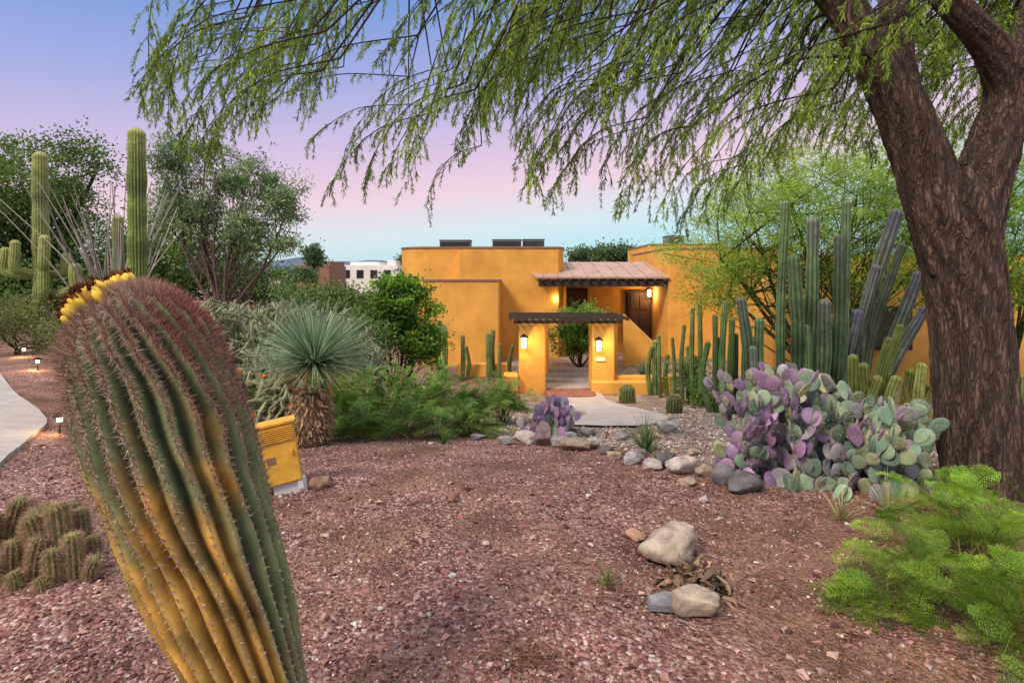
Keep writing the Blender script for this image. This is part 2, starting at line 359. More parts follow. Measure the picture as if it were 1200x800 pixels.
def lantern(name,x,y,z,s,w,parent=None,off=.12):
    e=empty(name) if parent is None else parent
    b=B()
    box(b,(x-.04*s,y+off-.02,z-.12*s),(x+.04*s,y+off,z+.12*s),mat=1)
    box(b,(x-.012,y,z+.16*s),(x+.012,y+off,z+.18*s),mat=1)
    for sx in(-1,1):
        for sy in(-1,1): box(b,(x+sx*.06*s-.008,y+sy*.06*s-.008,z-.12*s),(x+sx*.06*s+.008,y+sy*.06*s+.008,z+.12*s),mat=1)
    box(b,(x-.045*s,y-.045*s,z-.11*s),(x+.045*s,y+.045*s,z+.10*s),mat=0)
    b.add([(x-.09*s,y-.09*s,z+.12*s),(x+.09*s,y-.09*s,z+.12*s),(x+.09*s,y+.09*s,z+.12*s),(x-.09*s,y+.09*s,z+.12*s)],[[0,1,2,3]],(0,0,0),1)
    b.add([(x-.09*s,y-.09*s,z+.122*s),(x+.09*s,y-.09*s,z+.122*s),(x+.09*s,y+.09*s,z+.122*s),(x-.09*s,y+.09*s,z+.122*s),(x,y,z+.2*s)],[[0,1,4],[1,2,4],[2,3,4],[3,0,4]],(0,0,0),1)
    b.done(name+'_body',[M_lamp,M_iron],e)
    plight('bulb',(x,y-.2,z-.02),w,e)
# ---------------------------------------------------------------- entry gate
g=empty('entry_gate'); gz=-1.75; D0=16.0
zt=.30
def post(nm,u0,u1,d0,dd=.75): boxo(nm,(X_(u0,d0),d0,gz),(X_(u1,d0),d0+dd,zt),M_stucco,g,.05)
post('post_left',608,640,D0,.8); post('post_right',694,721,D0,.8)
post('post_left_back',618,643,D0+1.6,.4); post('post_right_back',700,724,D0+1.6,.4)
boxo('beam_front',(X_(602,D0),D0+.05,zt),(X_(730,D0),D0+.2,zt+.10),M_wood,g,.01)
boxo('beam_back',(X_(602,D0),D0+1.75,zt),(X_(730,D0),D0+1.9,zt+.10),M_wood,g,.01)
for i in range(17):
    xx=X_(598,D0)+i*(X_(734,D0)-X_(598,D0))/16
    boxo('slat_%d'%i,(xx-.035,D0-.25+random.uniform(-.03,.03),zt+.102),(xx+.035,D0+2.2,zt+.16),M_wood,g,.005)
for i in range(7):
    yy=D0-.2+i*.38
    boxo('batten_%d'%i,(X_(596,D0),yy,zt+.162),(X_(737,D0),yy+.05,zt+.185),M_wood,g)
boxo('house_number_plate',(X_(699,D0),D0-.03,-.75),(X_(709,D0),D0,-.65),M_whp,g)
lantern('wall_lantern',X_(614,D0),D0-.13,-.22,1.3,30)
lantern('wall_lantern',X_(701,D0),D0-.13,-.3,1.3,30)
lantern('wall_lantern',X_(762,21.8),22.0,1.0,1.2,38,off=.3)
lantern('wall_lantern',X_(650,21.5),20.75,.85,1.0,18)
w=empty('garden_wall')
boxo('wall_right',(X_(721,D0)+.0,D0+.15,gz-.2),(X_(796,D0),D0+.45,-1.2),M_stucco,w,.05)
boxo('wall_right_front',(X_(693,D0),D0-.14,gz-.2),(X_(770,D0),D0+.14,-1.3),M_stucco,w,.05)
boxo('wall_left',(X_(590,D0),D0-.3,gz-.2),(X_(607,D0),D0+.3,-1.1),M_stucco,w,.05)
boxo('wall_left_return',(X_(536,18),18.0,gz),(X_(600,18),18.3,-1.12),M_stucco,w,.05)
b=B()
for r in range(9):
    for c in range(7):
        xa=X_(641,D0)+c*.19+(.09 if r%2 else 0)-.1; ya=D0-.7+r*.11
        box(b,(xa,ya,-1.72),(xa+.182,ya+.102,-1.58+rng.uniform(-.003,.003)),mat=0)
box(b,(X_(641,D0),D0+.30,-1.72),(X_(641,D0)+1.4,D0+1.097,-1.56),mat=1)
for r in range(3):
    box(b,(X_(641,D0),D0+1.1+r*.34,-1.6),(X_(641,D0)+1.4,D0+1.437+r*.34,-1.46+r*.10),mat=1)
b.done('brick_steps',[M_brickd,M_conc])

# ---------------------------------------------------------------- distant buildings, hills
e=empty('white_house')
boxo('walls',(X_(393,70),70,-2),(X_(466,70),80,EYE+1.5),M_white,e,.05)
boxo('upper',(X_(405,70),72,-2),(X_(440,70),80,EYE+1.95),M_white,e,.05)
boxo('parapet',(X_(452,70),71,-2),(X_(462,70),75,EYE+2.1),M_white,e,.05)
for i in range(4): boxo('window_%d'%i,(X_(402+i*16,70),69.95,EYE-.1),(X_(410+i*16,70),70.05,EYE+.9),M_glass,e)
e=empty('adobe_house'); boxo('walls',(X_(344,60),60,-2),(X_(386,60),66,EYE+1.3),M_stucco2,e,.05)
boxo('upper',(X_(360,60),61,-2),(X_(384,60),66,EYE+1.75),M_stucco2,e,.05)
boxo('window',(X_(350,60),59.95,EYE),(X_(356,60),60.05,EYE+.7),M_glass,e)
b=B(); xs=np.linspace(-1500,1500,140); hh=14+14*np.abs(wob(xs*.006,xs*0,1))+16*np.exp(-((xs+330)/90)**2)+4*wob(xs*.04,xs*.0)
V=np.concatenate([np.stack([xs,xs*0+800,xs*0-5],1),np.stack([xs,xs*0+900,hh],1)]); a=np.arange(139)
b.add(V,np.stack([a,a+1,a+141,a+140],1),(.1,.1,.1),0,True); b.done('hills',[M_hill])

# ---------------------------------------------------------------- rocks
def rock(name,u,v,wp,hp,col):
    p=site(u,v); s=p[1]/F; w_=wp*s; h=hp*s
    bm=bmesh.new(); bmesh.ops.create_icosphere(bm,subdivisions=4,radius=.5)
    k=rng.normal(size=(18,3)); k=nz(k); off=rng.uniform(.28,.44,18); ph=rng.uniform(0,9,3)
    V=np.array([v_.co[:] for v_ in bm.verts]); Fc=np.array([[q.index for q in f.verts] for f in bm.faces]); bm.free()
    for kk,oo in zip(k,off):
        dd=V@kk; m=dd>oo; V[m]-=(dd[m]-oo)[:,None]*kk*.9
    V*=1+.05*np.sin(V@np.array([9,7,11.])+ph[0])[:,None]+.02*np.sin(V@np.array([-21,27,19.])+ph[1])[:,None]
    V=V*[w_*1.1,w_*.8,h*1.25]; a=rng.uniform(-.4,.4); V=np.stack([V[:,0]*math.cos(a)-V[:,1]*math.sin(a),V[:,0]*math.sin(a)+V[:,1]*math.cos(a),V[:,2]],1)
    b=B(); b.add(V+p+[0,w_*.3,h*.42],Fc,np.asarray(col)*rng.uniform(.8,1.15),0,True); b.done(name,[M_rock])
wh=(.50,.43,.37); tn=(.40,.30,.22); dk=(.17,.15,.15); pu=(.24,.17,.16); gy=(.32,.29,.27)
for r in [(618,521,34,14,wh),(637,523,26,26,pu),(655,524,22,12,gy),(675,529,44,14,tn),(694,526,22,13,wh),(711,533,20,10,dk),(742,545,28,14,gy),(765,553,26,13,wh),(783,549,30,18,dk),
 (803,558,36,24,wh),(808,572,22,10,tn),(785,509,32,17,gy),(854,571,34,30,dk),(877,581,48,26,dk),(720,538,20,9,tn),(591,521,22,10,gy),(375,574,28,16,(.25,.15,.1)),(531,589,18,9,(.25,.14,.09)),
 (440,494,26,12,wh),(465,500,18,8,pu),(830,560,26,13,tn),(752,537,20,10,pu),(690,512,22,9,gy),(560,516,18,7,dk),(640,508,30,10,tn),(905,560,28,14,gy),(826,590,14,7,wh),(770,515,14,8,tn),(670,516,20,10,gy),(730,516,18,8,gy),(850,545,22,10,gy),(815,535,18,9,tn),(570,640,10,5,wh),(530,680,12,5,wh),(380,632,12,6,tn),(690,583,8,4,wh),(745,636,26,12,(.3,.18,.11)),(1130,600,40,18,dk),(445,718,8,4,wh),(95,640,9,5,wh),(385,745,9,5,tn)]:
    rock('boulder',*r)
rock('boulder',795,667,78,42,(.5,.40,.29)); rock('boulder',824,734,60,34,(.5,.39,.28)); 
p=site(782,712); b=B(); V=np.array([(-.1,-.05,0),(.08,-.07,0),(.11,.03,0),(.0,.07,0),(-.09,.03,0)]); V2=V+[0.01,0,.03]
b.add(np.concatenate([V,V2])+p+[0,0,.01],[[0,1,6,5],[1,2,7,6],[2,3,8,7],[3,4,9,8],[4,0,5,9]],(.22,.21,.21)); b.add(V2+p+[0,0,.01],[[0,1,2,3,4]],(.26,.25,.25)); b.done('slate_slab',[M_rock])
b=B(); c=site(822,702)
for i in range(300):
    a=rng.uniform(0,6.28); r=rng.uniform(.0,.17); L=rng.uniform(.03,.13); st=c+[math.cos(a)*r*1.1,math.sin(a)*r+.08,.01+rng.uniform(0,.12)*(1-r/.2)]
    dr=np.array([rng.normal(),rng.normal(),rng.normal()*.45])
    m=st+nz(dr)*L*.5; en=m+nz(nz(dr)+rng.normal(size=3)*.7-UP*.3)*L*.5; en[2]=max(en[2],c[2]+.005); m[2]=max(m[2],c[2]+.01)
    cc=lin(155,125,98)*rng.uniform(.15,1.2)
    pp=spline([st,m,en],6); S=nz(np.cross(en-st,UP+rng.normal(size=3)*.5)); wd=rng.uniform(.006,.018)*np.array([.6,1,1,.9,.6,.3])
    V=np.concatenate([pp+S*wd[:,None],pp-S*wd[:,None]]); k=np.arange(5); b.add(V,np.stack([k,k+1,k+7,k+6],1),cc)
b.done('dead_agave',[M_twig])
b=B()
for (u,v,n_,R) in((620,775,80,.16),(745,645,25,.08),(900,700,30,.3),(480,780,12,.3),(1000,760,40,.4),(700,560,20,.4)):
    c=site(u,v)
    for i in range(n_):
        a=rng.uniform(0,6.28); st=c+[rng.normal()*R*.5,rng.normal()*R*.3,.01]; en=st+np.array([math.cos(a),math.sin(a),rng.uniform(0,.4)])*rng.uniform(.03,.12)
        tube(b,[st,(st+en)/2+rng.normal(size=3)*.006,en],[.0025,.002,.001],4,lin(130,95,70)*rng.uniform(.3,1))
b.done('dry_twigs',[M_twig])

# ---------------------------------------------------------------- foreground barrel cactus
def barrel_big():
    b=B(); d=1.75
    ctl=[(352,980,40),(328,890,52),(298,800,64),(264,700,80),(228,600,91),(200,515,95),(178,445,93),(160,398,82),(146,368,60),(137,352,32),(133,345,3)]
    P=spline(np.array([at(u,v,d) for u,v,_ in ctl]),150)
    rr=np.interp(np.linspace(0,len(ctl)-1,150),range(len(ctl)),[c[2] for c in ctl])
    rr=np.convolve(np.pad(rr,5,'edge'),np.ones(11)/11,'valid'); rr[-1]=.5; rr[-4:]=np.minimum(rr[-4:],[26,19,11,.5])
    R=rr*d/F*.90
    nr=25; tw=.75
    wv=lambda th,t:.035*np.sin(t*17+th*2)+.016*np.sin(t*47+th*5)
    mod=lambda th,t:(1-.19*(1-np.abs(np.cos(nr*(th+tw*t+wv(th,t))/2)))**1.0*np.clip((1-t)*14,0,1))*(1+.022*np.sin(t*31+th*3)+.022*np.sin(th*2+t*9)+.008*np.sin(t*83+th*9))
    sides=nr*8; th=np.arange(sides)/sides*2*math.pi; tt=np.linspace(0,1,150)
    T,A,N_=frames(P)
    crest=np.abs(np.cos(nr*(th[None]+tw*tt[:,None]+wv(th[None],tt[:,None]))/2))
    g1=lin(122,132,84); g2=lin(228,174,80); g0=lin(54,60,40)
    base=g0+(g1-g0)*crest[...,None]**1.5
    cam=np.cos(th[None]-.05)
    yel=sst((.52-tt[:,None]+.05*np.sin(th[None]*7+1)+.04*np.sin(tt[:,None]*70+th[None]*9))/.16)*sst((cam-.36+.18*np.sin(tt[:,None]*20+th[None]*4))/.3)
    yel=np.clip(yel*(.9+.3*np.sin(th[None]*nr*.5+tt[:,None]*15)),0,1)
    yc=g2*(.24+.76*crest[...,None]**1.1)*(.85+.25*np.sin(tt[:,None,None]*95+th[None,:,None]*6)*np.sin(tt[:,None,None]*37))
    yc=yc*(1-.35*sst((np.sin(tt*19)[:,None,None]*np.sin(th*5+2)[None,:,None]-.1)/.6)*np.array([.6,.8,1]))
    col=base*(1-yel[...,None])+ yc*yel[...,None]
    brown=sst((np.sin(tt[:,None]*17+th[None]*3)+np.sin(tt[:,None]*41-th[None]*5)*.6-.75)/.6)[...,None]*.5
    col=col*(1-brown)+lin(135,112,78)*brown*crest[...,None]
    top=sst((tt[:,None]-.88)/.08); col=col*(1-top[...,None])+lin(150,135,72)*top[...,None]
    tube(b,P,R,sides,col,0,mod)
    pos=[];dirs=[];tgl=[];tv=[]
    nA=100
    for k in range(nr):
        for i in range(nA):
            t=(i+.5*(k%2))/nA*.95+.01
            f=t*149; i0=int(f); q=f-i0
            if i0>=149: continue
            c=P[i0]*(1-q)+P[i0+1]*q
            ang=2*math.pi*k/nr-tw*t; ang-=wv(ang,t)
            r=(R[i0]*(1-q)+R[i0+1]*q)*float(mod(ang,t))
            nn=A[i0]*math.cos(ang)+N_[i0]*math.sin(ang)
            slope=(R[min(i0+3,149)]-R[max(i0-3,0)])/(np.linalg.norm(P[min(i0+3,149)]-P[max(i0-3,0)])+1e-6)
            nd=nz(nn-T[i0]*np.clip(slope,-4,4))
            pos.append(c+nn*r*1.0); dirs.append(nd); tgl.append(T[i0]); tv.append(t)
    pos=np.array(pos);dirs=np.array(dirs);tgl=np.array(tgl);tv=np.array(tv); lat=np.cross(tgl,dirs); n=len(pos)
    right=np.clip(dirs[:,0]*1.7-.15,0,1)
    for s in range(26):
        a=2*math.pi*s/20+rng.uniform(-.2,.2,n)
        cen=s>=20; rad=.35 if cen else .9
        D=dirs*(1.0 if cen else .38)+ (np.cos(a)[:,None]*lat+np.sin(a)[:,None]*tgl)*rad+rng.normal(size=(n,3))*.18
        up=np.clip((tv-.3)*2.4,0,1)
        L=rng.uniform(.018,.036,n)*(.42+.70*up)*(1.25 if cen else 1)
        redness=np.clip(up*(.06+.88*right),0,1)[:,None]
        gray=lin(200,178,156) if not cen else lin(178,140,116)
        c=gray*(1-redness*.85)+lin(145,68,62)*redness*.85
        c=c*rng.uniform(.5,1.25,(n,1))
        m=(rng.random(n)<(.25+.75*up))
        spines(b,(pos-dirs*.001)[m],D[m],L[m],.00105 if not cen else .0015,c[m],1)
    leaves(b,pos-tgl*.004,tgl,.010,.007,lin(165,142,108),1,S=lat)
    for i in range(120):
        k=int(rng.uniform(124,148)); a=rng.uniform(-3.3,.35) if k<138 else rng.uniform(-3.1,3.1)
        nn=A[k]*math.cos(a)+N_[k]*math.sin(a); p0=P[k]+nn*R[k]*.95
        if nn[0]>.3 and k<140: continue
        dr=nz(nn*.6+T[k]*.9+rng.normal(size=3)*.12+np.array([-.45,0,.25])); L=rng.uniform(.046,.064)
        pts=[p0,p0+dr*L*.3,p0+dr*L*.75,p0+dr*L]
        cc=lin(235,198,66) if rng.random()<.75 else lin(170,125,42)
        tube(b,spline(pts,8),np.array([.006,.0110,.0140,.0150,.0142,.012,.009,.005]),10,cc,0)
        e_=p0+dr*L
        for s in range(14):
            dd=nz(dr+rng.normal(size=3)*.4); leaves(b,[e_-dr*.004],dd,rng.uniform(.012,.028),.007,lin(110,62,34)*rng.uniform(.3,1.6),1)
    b.done('barrel_cactus',[M_cact,M_spine])
barrel_big()

# ---------------------------------------------------------------- ribbed columns
def column(b,pts,r,ribs,col,spc=None,sp_len=.02,step=.06,n=40,depth=.2,tip=None,dens=4,mi=0,ms=1,sw=.0016):
    p=spline(pts,n); L=np.linalg.norm(np.diff(p,axis=0),axis=1); s=np.concatenate([[0],np.cumsum(L)]); tot=s[-1]
    q=np.concatenate([np.linspace(0,tot-r,n),tot-r+r*np.sin(np.linspace(.15,1,8)*math.pi/2)])
    P=np.stack([np.interp(q,s,p[:,k]) for k in range(3)],1)
    sd_=pts[0][0]*7
    rr=np.full(len(q),r); rr[:n]*= (.9+.1*np.sin(np.linspace(0,3,n)))*(1+.045*np.sin(q[:n]*9+sd_)+.04*np.sin(q[:n]*4+sd_*3)); rr[n:]=r*np.sqrt(np.maximum(0,1-((q[n:]-(tot-r))/r)**2))*.98+.001
    sides=ribs*4; th=np.arange(sides)/sides*2*math.pi
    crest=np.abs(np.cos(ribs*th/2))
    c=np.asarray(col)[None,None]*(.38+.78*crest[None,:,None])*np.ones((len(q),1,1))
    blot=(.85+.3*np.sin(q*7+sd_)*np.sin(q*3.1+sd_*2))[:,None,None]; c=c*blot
    if tip is not None:
        tt=np.clip((q-tot+.9)/.8,0,1)[:,None,None]; c=c*(1-tt)+np.asarray(tip)*(.5+.6*crest[None,:,None])*tt
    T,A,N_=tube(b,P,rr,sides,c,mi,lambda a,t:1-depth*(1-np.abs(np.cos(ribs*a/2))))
    if spc is not None:
        k=max(3,int(tot/step)); sq=np.linspace(0,tot-.01,k); idx=np.clip(np.searchsorted(q,sq),0,len(q)-1)
        for j in range(ribs):
            a=2*math.pi*j/ribs; nn=A[idx]*math.cos(a)+N_[idx]*math.sin(a)
            pc=np.stack([np.interp(sq,q,P[:,m]) for m in range(3)],1)+nn*np.interp(sq,q,rr)[:,None]
            for _ in range(dens): spines(b,pc,nn+rng.normal(size=nn.shape)*.6,rng.uniform(.5,1.2,k)*sp_len,sw,np.asarray(spc)*rng.uniform(.6,1.2),ms)
    return tot
CM=[M_cact,M_spine]
b=B(); 
for i,(u,v,wd,h) in enumerate([(8,660,24,78),(28,665,22,70),(50,668,26,68),(74,668,28,80),(98,655,22,62),(110,662,20,38),(14,676,22,45),(40,676,22,50),(64,680,24,40),(88,674,24,52),(-12,668,26,70),(60,650,24,62),(30,648,22,66),(-2,684,22,30),(84,650,24,66),(105,676,18,26),(20,688,18,20),(50,690,16,16)]):
    p=site(u,v+2); s=p[1]/F; tl=rng.normal()*9
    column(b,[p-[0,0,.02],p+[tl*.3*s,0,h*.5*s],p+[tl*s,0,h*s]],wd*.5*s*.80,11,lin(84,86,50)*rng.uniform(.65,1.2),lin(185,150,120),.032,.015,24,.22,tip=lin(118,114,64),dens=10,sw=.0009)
b.done('hedgehog_cactus',CM)
def saguaro(name,u,vt,wd,d,arms=(),col=lin(140,152,80)):
    b=B(); p=onground(u,d); top=at(u,vt,d); r=wd*.44*d/F
    column(b,[p-[0,0,.1],(p*.6+top*.4)+[.03,0,0],(p*.3+top*.7)+[.01,0,0],top],r,18,col,lin(170,150,115),.03,.09,50,.16,tip=lin(160,166,95),dens=3,sw=.003)
    for (ua,vb,vt2,wa,dy) in arms:
        s=at(u,vb,d); m=at(ua,vb-2,d)+[0,dy,0]; m2=at(ua,(vb*.85+vt2*.15),d)+[0,dy,0]; t=at(ua+rng.normal(),vt2,d)+[0,dy,0]
        column(b,[s,(s+m)/2+[0,0,-.02],m2,(m2+t)/2,t],wa*.45*d/F,13,col*rng.uniform(.85,1.1),lin(170,150,115),.03,.09,26,.16,tip=lin(160,166,95),dens=3,sw=.003)
    b.done(name,CM)
saguaro('saguaro_cactus',47,178,19,15,[(14,322,290,13,-.2),(31,320,282,12,-.35),(62,318,276,13,-.3),(73,322,296,12,.1),(88,345,308,15,.0),(60,352,300,13,-.25)])
saguaro('saguaro_cactus',160,150,23,12,col=lin(124,142,68))
saguaro('saguaro_cactus',138,252,14,16,col=lin(125,145,90))
def stand(name,lst,d,col,tip,ribs=7,spc=lin(150,140,120),ws=.74):
    b=B()
    for (ub,ut,vt,wd) in lst:
        dd=d+rng.uniform(-.5,.5); p=onground(ub,dd); t=at(ut,vt,dd+rng.uniform(-.3,.3)); m=(p+t)/2+[rng.normal()*.06,rng.normal()*.06,0]; m[0]-=(t[0]-p[0])*.12
        v=rng.uniform(.65,1.2); mixv=rng.random()
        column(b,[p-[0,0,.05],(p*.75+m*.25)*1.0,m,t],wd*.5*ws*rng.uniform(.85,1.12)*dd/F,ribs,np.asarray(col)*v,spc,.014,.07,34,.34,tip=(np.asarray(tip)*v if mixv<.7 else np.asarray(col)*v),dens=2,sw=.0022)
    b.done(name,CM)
stand('columnar_cactus',[(872,868,348,17),(893,890,372,16),(915,921,235,14),(930,930,298,20),(945,953,255,21),(960,966,350,19),(975,984,275,19),(984,992,235,14),(950,944,380,17),(922,914,410,15),(905,905,430,14),(880,882,405,14)],9.4,lin(118,145,95),lin(130,140,120))
stand('columnar_cactus',[(990,1028,310,17),(1000,1052,245,22),(1008,1058,285,15),(1015,1078,318,18),(1022,1085,360,17),(985,1006,362,17)],9.9,lin(112,122,95),lin(106,104,112))
stand('columnar_cactus',[(998,1000,415,16),(1012,1012,425,15),(1025,1042,395,15),(1035,1056,380,13),(1050,1052,440,18),(1060,1068,432,17),(1076,1080,425,18),(1020,1030,440,15),(1088,1092,450,16)],8.4,lin(145,158,76),lin(168,175,88),ribs=8)
stand('columnar_cactus',[(838,838,368,11),(848,850,352,12),(856,858,372,11),(862,862,390,10),(843,842,395,11),(832,830,400,10),(870,873,385,10)],11,lin(82,108,58),lin(105,128,72),ribs=8)
stand('organ_pipe_cactus',[(542,542,392,8),(548,546,405,7),(572,572,390,8),(578,578,386,8),(585,586,402,7),(600,601,404,7),(515,515,375,10),(520,520,380,9)],17.5,lin(106,124,68),lin(128,140,80))
stand('organ_pipe_cactus',[(768,768,398,10),(774,772,392,8),(762,764,405,8),(782,783,415,7)],15.6,lin(98,116,60),lin(128,140,80))
stand('organ_pipe_cactus',[(812,812,360,8),(800,802,380,7),(788,788,395,6),(820,820,355,9),(806,806,405,7)],14,lin(102,122,66),lin(128,140,80))
stand('organ_pipe_cactus',[(1192,1192,432,10),(1197,1199,440,9)],8,lin(120,130,60),lin(140,150,80))
def smallbarrel(name,u,v,wd,hp):
    p=site(u,v); s=p[1]/F; b=B()
    column(b,[p-[0,0,.03],p+[0,0,hp*s*.5],p+[0,0,hp*s]],wd*.5*s,16,lin(80,92,50),lin(200,170,100),.04,.05,20,.15,dens=6,sw=.003)
    b.done(name,CM)
smallbarrel('barrel_cactus',735,472,20,22); smallbarrel('barrel_cactus',790,484,19,22)

# ---------------------------------------------------------------- prickly pears
def pear(name,c,spr,n0,n,ps,zmax,cols,wts):
    b=B(); pads=[]
    nu,nv=14,8
    ph=np.linspace(0,math.pi,nv)[:,None]; th=(np.arange(nu)/nu*2*math.pi)[None]
    sx=np.sin(ph)*np.cos(th); sz=-np.cos(ph)*np.ones_like(th); sy=np.sin(ph)*np.sin(th)
    k=.84+.18*sz; S=np.stack([sx*k,sy,sz],-1).reshape(-1,3)
    i=np.arange(nv-1)[:,None]*nu;j=np.arange(nu)[None];j2=(j+1)%nu
    Fc=np.stack([i+j,i+j2,i+nu+j2,i+nu+j],-1).reshape(-1,4)
    def addpad(o,u_,w_,h):
        nn=np.cross(u_,w_); wd=h*rng.uniform(.85,1.05)
        V=o+u_*h*.5+ S[:,:1]*w_*wd*.5+S[:,1:2]*nn*h*.07+S[:,2:3]*u_*h*.5
        V+= nn*(S[:,2:3]**2+S[:,0:1]**2)*rng.normal()*.08*h
        side_=np.clip((c[0]-o[0])/(spr[0]*3)+.5,0,1)
        w2=np.array(wts)*(np.array([.6+.9*side_ if q else 1.35-.6*side_ for q in [cc[0]>cc[1] and cc[2]>cc[1] for cc in cols]])); w2/=w2.sum()
        c_=np.asarray(cols[rng.choice(len(cols),p=w2)])*rng.uniform(.7,1.2)
        edge=(np.abs(S[:,1])<.35)[:,None]; V_c=np.tile(c_,(len(V),1)); V_c=np.where(edge,V_c*.85+np.array([.05,.0,.04]),V_c)
        b.add(V,Fc,V_c,0,True); pads.append((o,u_,w_,h))
        m=30; a=rng.uniform(0,6.28,m); r=np.sqrt(rng.random(m))*.9; sg=rng.choice([-1,1],m)
        px=np.cos(a)*r; pz=np.sin(a)*r; yy=np.sqrt(np.clip(1-r*r,0,1))
        Q=o+u_*h*.5+(px*(.84+.18*pz))[:,None]*w_*wd*.5+(sg*yy)[:,None]*nn*h*.07+pz[:,None]*u_*h*.5
        spines(b,Q,sg[:,None]*nn+rng.normal(size=(m,3))*.5,h*.17,.0012,lin(205,190,160),1)
    for _ in range(n0):
        o=c+np.array([np.clip(rng.normal(),-1.7,1.7)*spr[0],np.clip(rng.normal(),-1.5,1.5)*spr[1],0]); o[2]=float(H(o[0],o[1]))-.03
        a=rng.normal()*.8; w_=np.array([math.cos(a),math.sin(a),0]); u_=nz(UP+w_*rng.normal()*.35+np.cross(UP,w_)*rng.normal()*.3); w_=nz(w_-u_*w_.dot(u_))
        addpad(o,u_,w_,ps*rng.uniform(.9,1.15))
    tries=0
    while len(pads)<n and tries<n*40:
        tries+=1
        i_=rng.integers(len(pads)) if rng.random()<.35 else rng.integers(max(0,len(pads)-n0),len(pads))
        o,u_,w_,h=pads[i_]; a=rng.uniform(-.9,.9)
        q=o+u_*h*(.5+.47*math.cos(a))+w_*h*.42*math.sin(a)
        d_=nz(u_*math.cos(a*.8)+w_*math.sin(a*.8)+rng.normal(size=3)*.28+UP*.5)
        top=(q+d_*ps); lim=zmax*(1-.5*((q[0]-c[0])/(spr[0]*2.5))**2)
        if top[2]>c[2]+lim or abs(top[0]-c[0])>spr[0]*2.5 or abs(top[1]-c[1])>spr[1]*2.8: continue
        ww=nz(w_*rng.choice([-1,1])+rng.normal(size=3)*.4); ww=nz(ww-d_*ww.dot(d_))
        addpad(q,d_,ww,ps*rng.uniform(.7,1.05))
    b.done(name,[M_pad,M_spine])
gb=lin(132,155,124); gb2=lin(160,170,124); pr=lin(160,128,156); pr2=lin(140,116,146); dg=lin(108,136,108); gr=lin(145,146,144)
pear('prickly_pear_cactus',np.array([2.22,4.70,float(H(2.22,4.70))]),(.27,.24),50,420,.158,.98,[gb,gb2,pr,pr2,dg,gr],[.20,.12,.22,.14,.12,.20])
pear('prickly_pear_cactus',np.array([2.78,4.40,float(H(2.78,4.40))]),(.25,.22),44,300,.158,.74,[gb,gb2,pr,dg,gr],[.34,.16,.12,.22,.16])
c=onground(646,7.0); pear('prickly_pear_cactus',c+[0,.1,0],(.17,.12),16,80,.16,.52,[gb,pr,pr2,gr],[.28,.30,.2,.22])

# ---------------------------------------------------------------- feathery foliage
def frond(b,P,D,L,npin,pl,nleaf,ll,lw,col,droop=.1,mat=0):
    D=nz(D); side=nz(np.cross(D,UP+rng.normal(size=3)*.35)); nrm=np.cross(side,D)
    t=np.linspace(.1,1,npin); R=P+D*L*t[:,None]-UP*droop*(t**2)[:,None]
    pls=pl*np.sqrt(np.sin(math.pi*np.clip(t*.82+.12,0,1)))
    for s in(-1,1):
        pd=nz(D*.55+side*s+rng.normal(size=(npin,3))*.12-UP*.12)
        if nleaf==0:
            leaves(b,R,pd,pls,lw,col*rng.uniform(.8,1.2),mat,S=np.cross(nrm,pd)); continue
        u=np.linspace(.1,1,nleaf); Q=(R[:,None]+pd[:,None]*pls[:,None,None]*u[None,:,None])
        q=nz(np.cross(nrm,pd))
        for s2 in(-1,1):
            dd=np.repeat(nz(pd*.5+q*s2)[:,None],nleaf,1)
            leaves(b,Q.reshape(-1,3),dd.reshape(-1,3),ll,lw,col*rng.uniform(.85,1.15),mat,S=nz(np.cross(nrm,dd.reshape(-1,3))))
def fernbush(name,c,R,h,nst,nfr,fl,pl,npin,nleaf,ll,lw,c1,c2,ysc=1.0):
    b=B()
    for i in range(nst):
        a=rng.uniform(0,6.28); el=rng.uniform(.12,1.3); ra=R*math.cos(el)*rng.uniform(.5,1.3)
        e=c+np.array([math.cos(a)*ra,math.sin(a)*ra*ysc,h*math.sin(el)*rng.uniform(.6,1.25)])
        m=(c+e)/2+[0,0,h*.18]; pp=spline([c+rng.normal(size=3)*[.05,.05,0],m,e],10)
        tube(b,pp,np.linspace(.006,.0018,10),4,lin(120,110,55),1)
        dm=nz(e-m); sc_=rng.uniform(.65,1.15)
        for k in range(nfr):
            t=rng.uniform(.35,1); q=pp[int(t*9)]; a2=rng.uniform(0,6.28)
            D=nz(dm*.8+np.array([math.cos(a2),math.sin(a2),rng.uniform(-.1,.6)]))
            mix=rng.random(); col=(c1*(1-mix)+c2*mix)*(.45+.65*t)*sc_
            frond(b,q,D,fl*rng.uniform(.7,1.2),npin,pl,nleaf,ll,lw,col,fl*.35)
    return b.done(name,[M_leaf,M_twig])
fg1=lin(98,145,42); fg2=lin(170,202,70)
for (u,v,R,h,ns) in((1085,700,.40,.33,18),(1150,675,.38,.48,20),(1030,705,.24,.14,8),(1190,760,.36,.38,17),(1110,625,.3,.36,12)):
    p=site(u,v); fernbush('fern_bush',p,R,h,ns,5,.20,.058,11,6,.013,.0040,fg1,fg2)
p=site(1190,560); fernbush('fern_bush',p,.4,.55,24,6,.18,.05,12,6,.010,.005,lin(90,130,45),lin(135,165,65))
gA=lin(92,134,52); gB=lin(150,182,86)
for (u,d,R,h,ns) in((400,7.2,.55,.75,28),(450,7.8,.7,.8,36),(500,8.3,.8,.8,38),(550,8.4,.65,.65,32),(480,6.9,.55,.45,26),(545,7.2,.45,.35,22),(350,7.4,.6,.8,26),(590,8.8,.5,.75,24),(310,6.8,.5,.5,20),(425,6.6,.4,.35,16)):
    fernbush('feather_bush',onground(u,d),R,h,ns,9,.26,.06,15,0,0,.010,gA,gB)

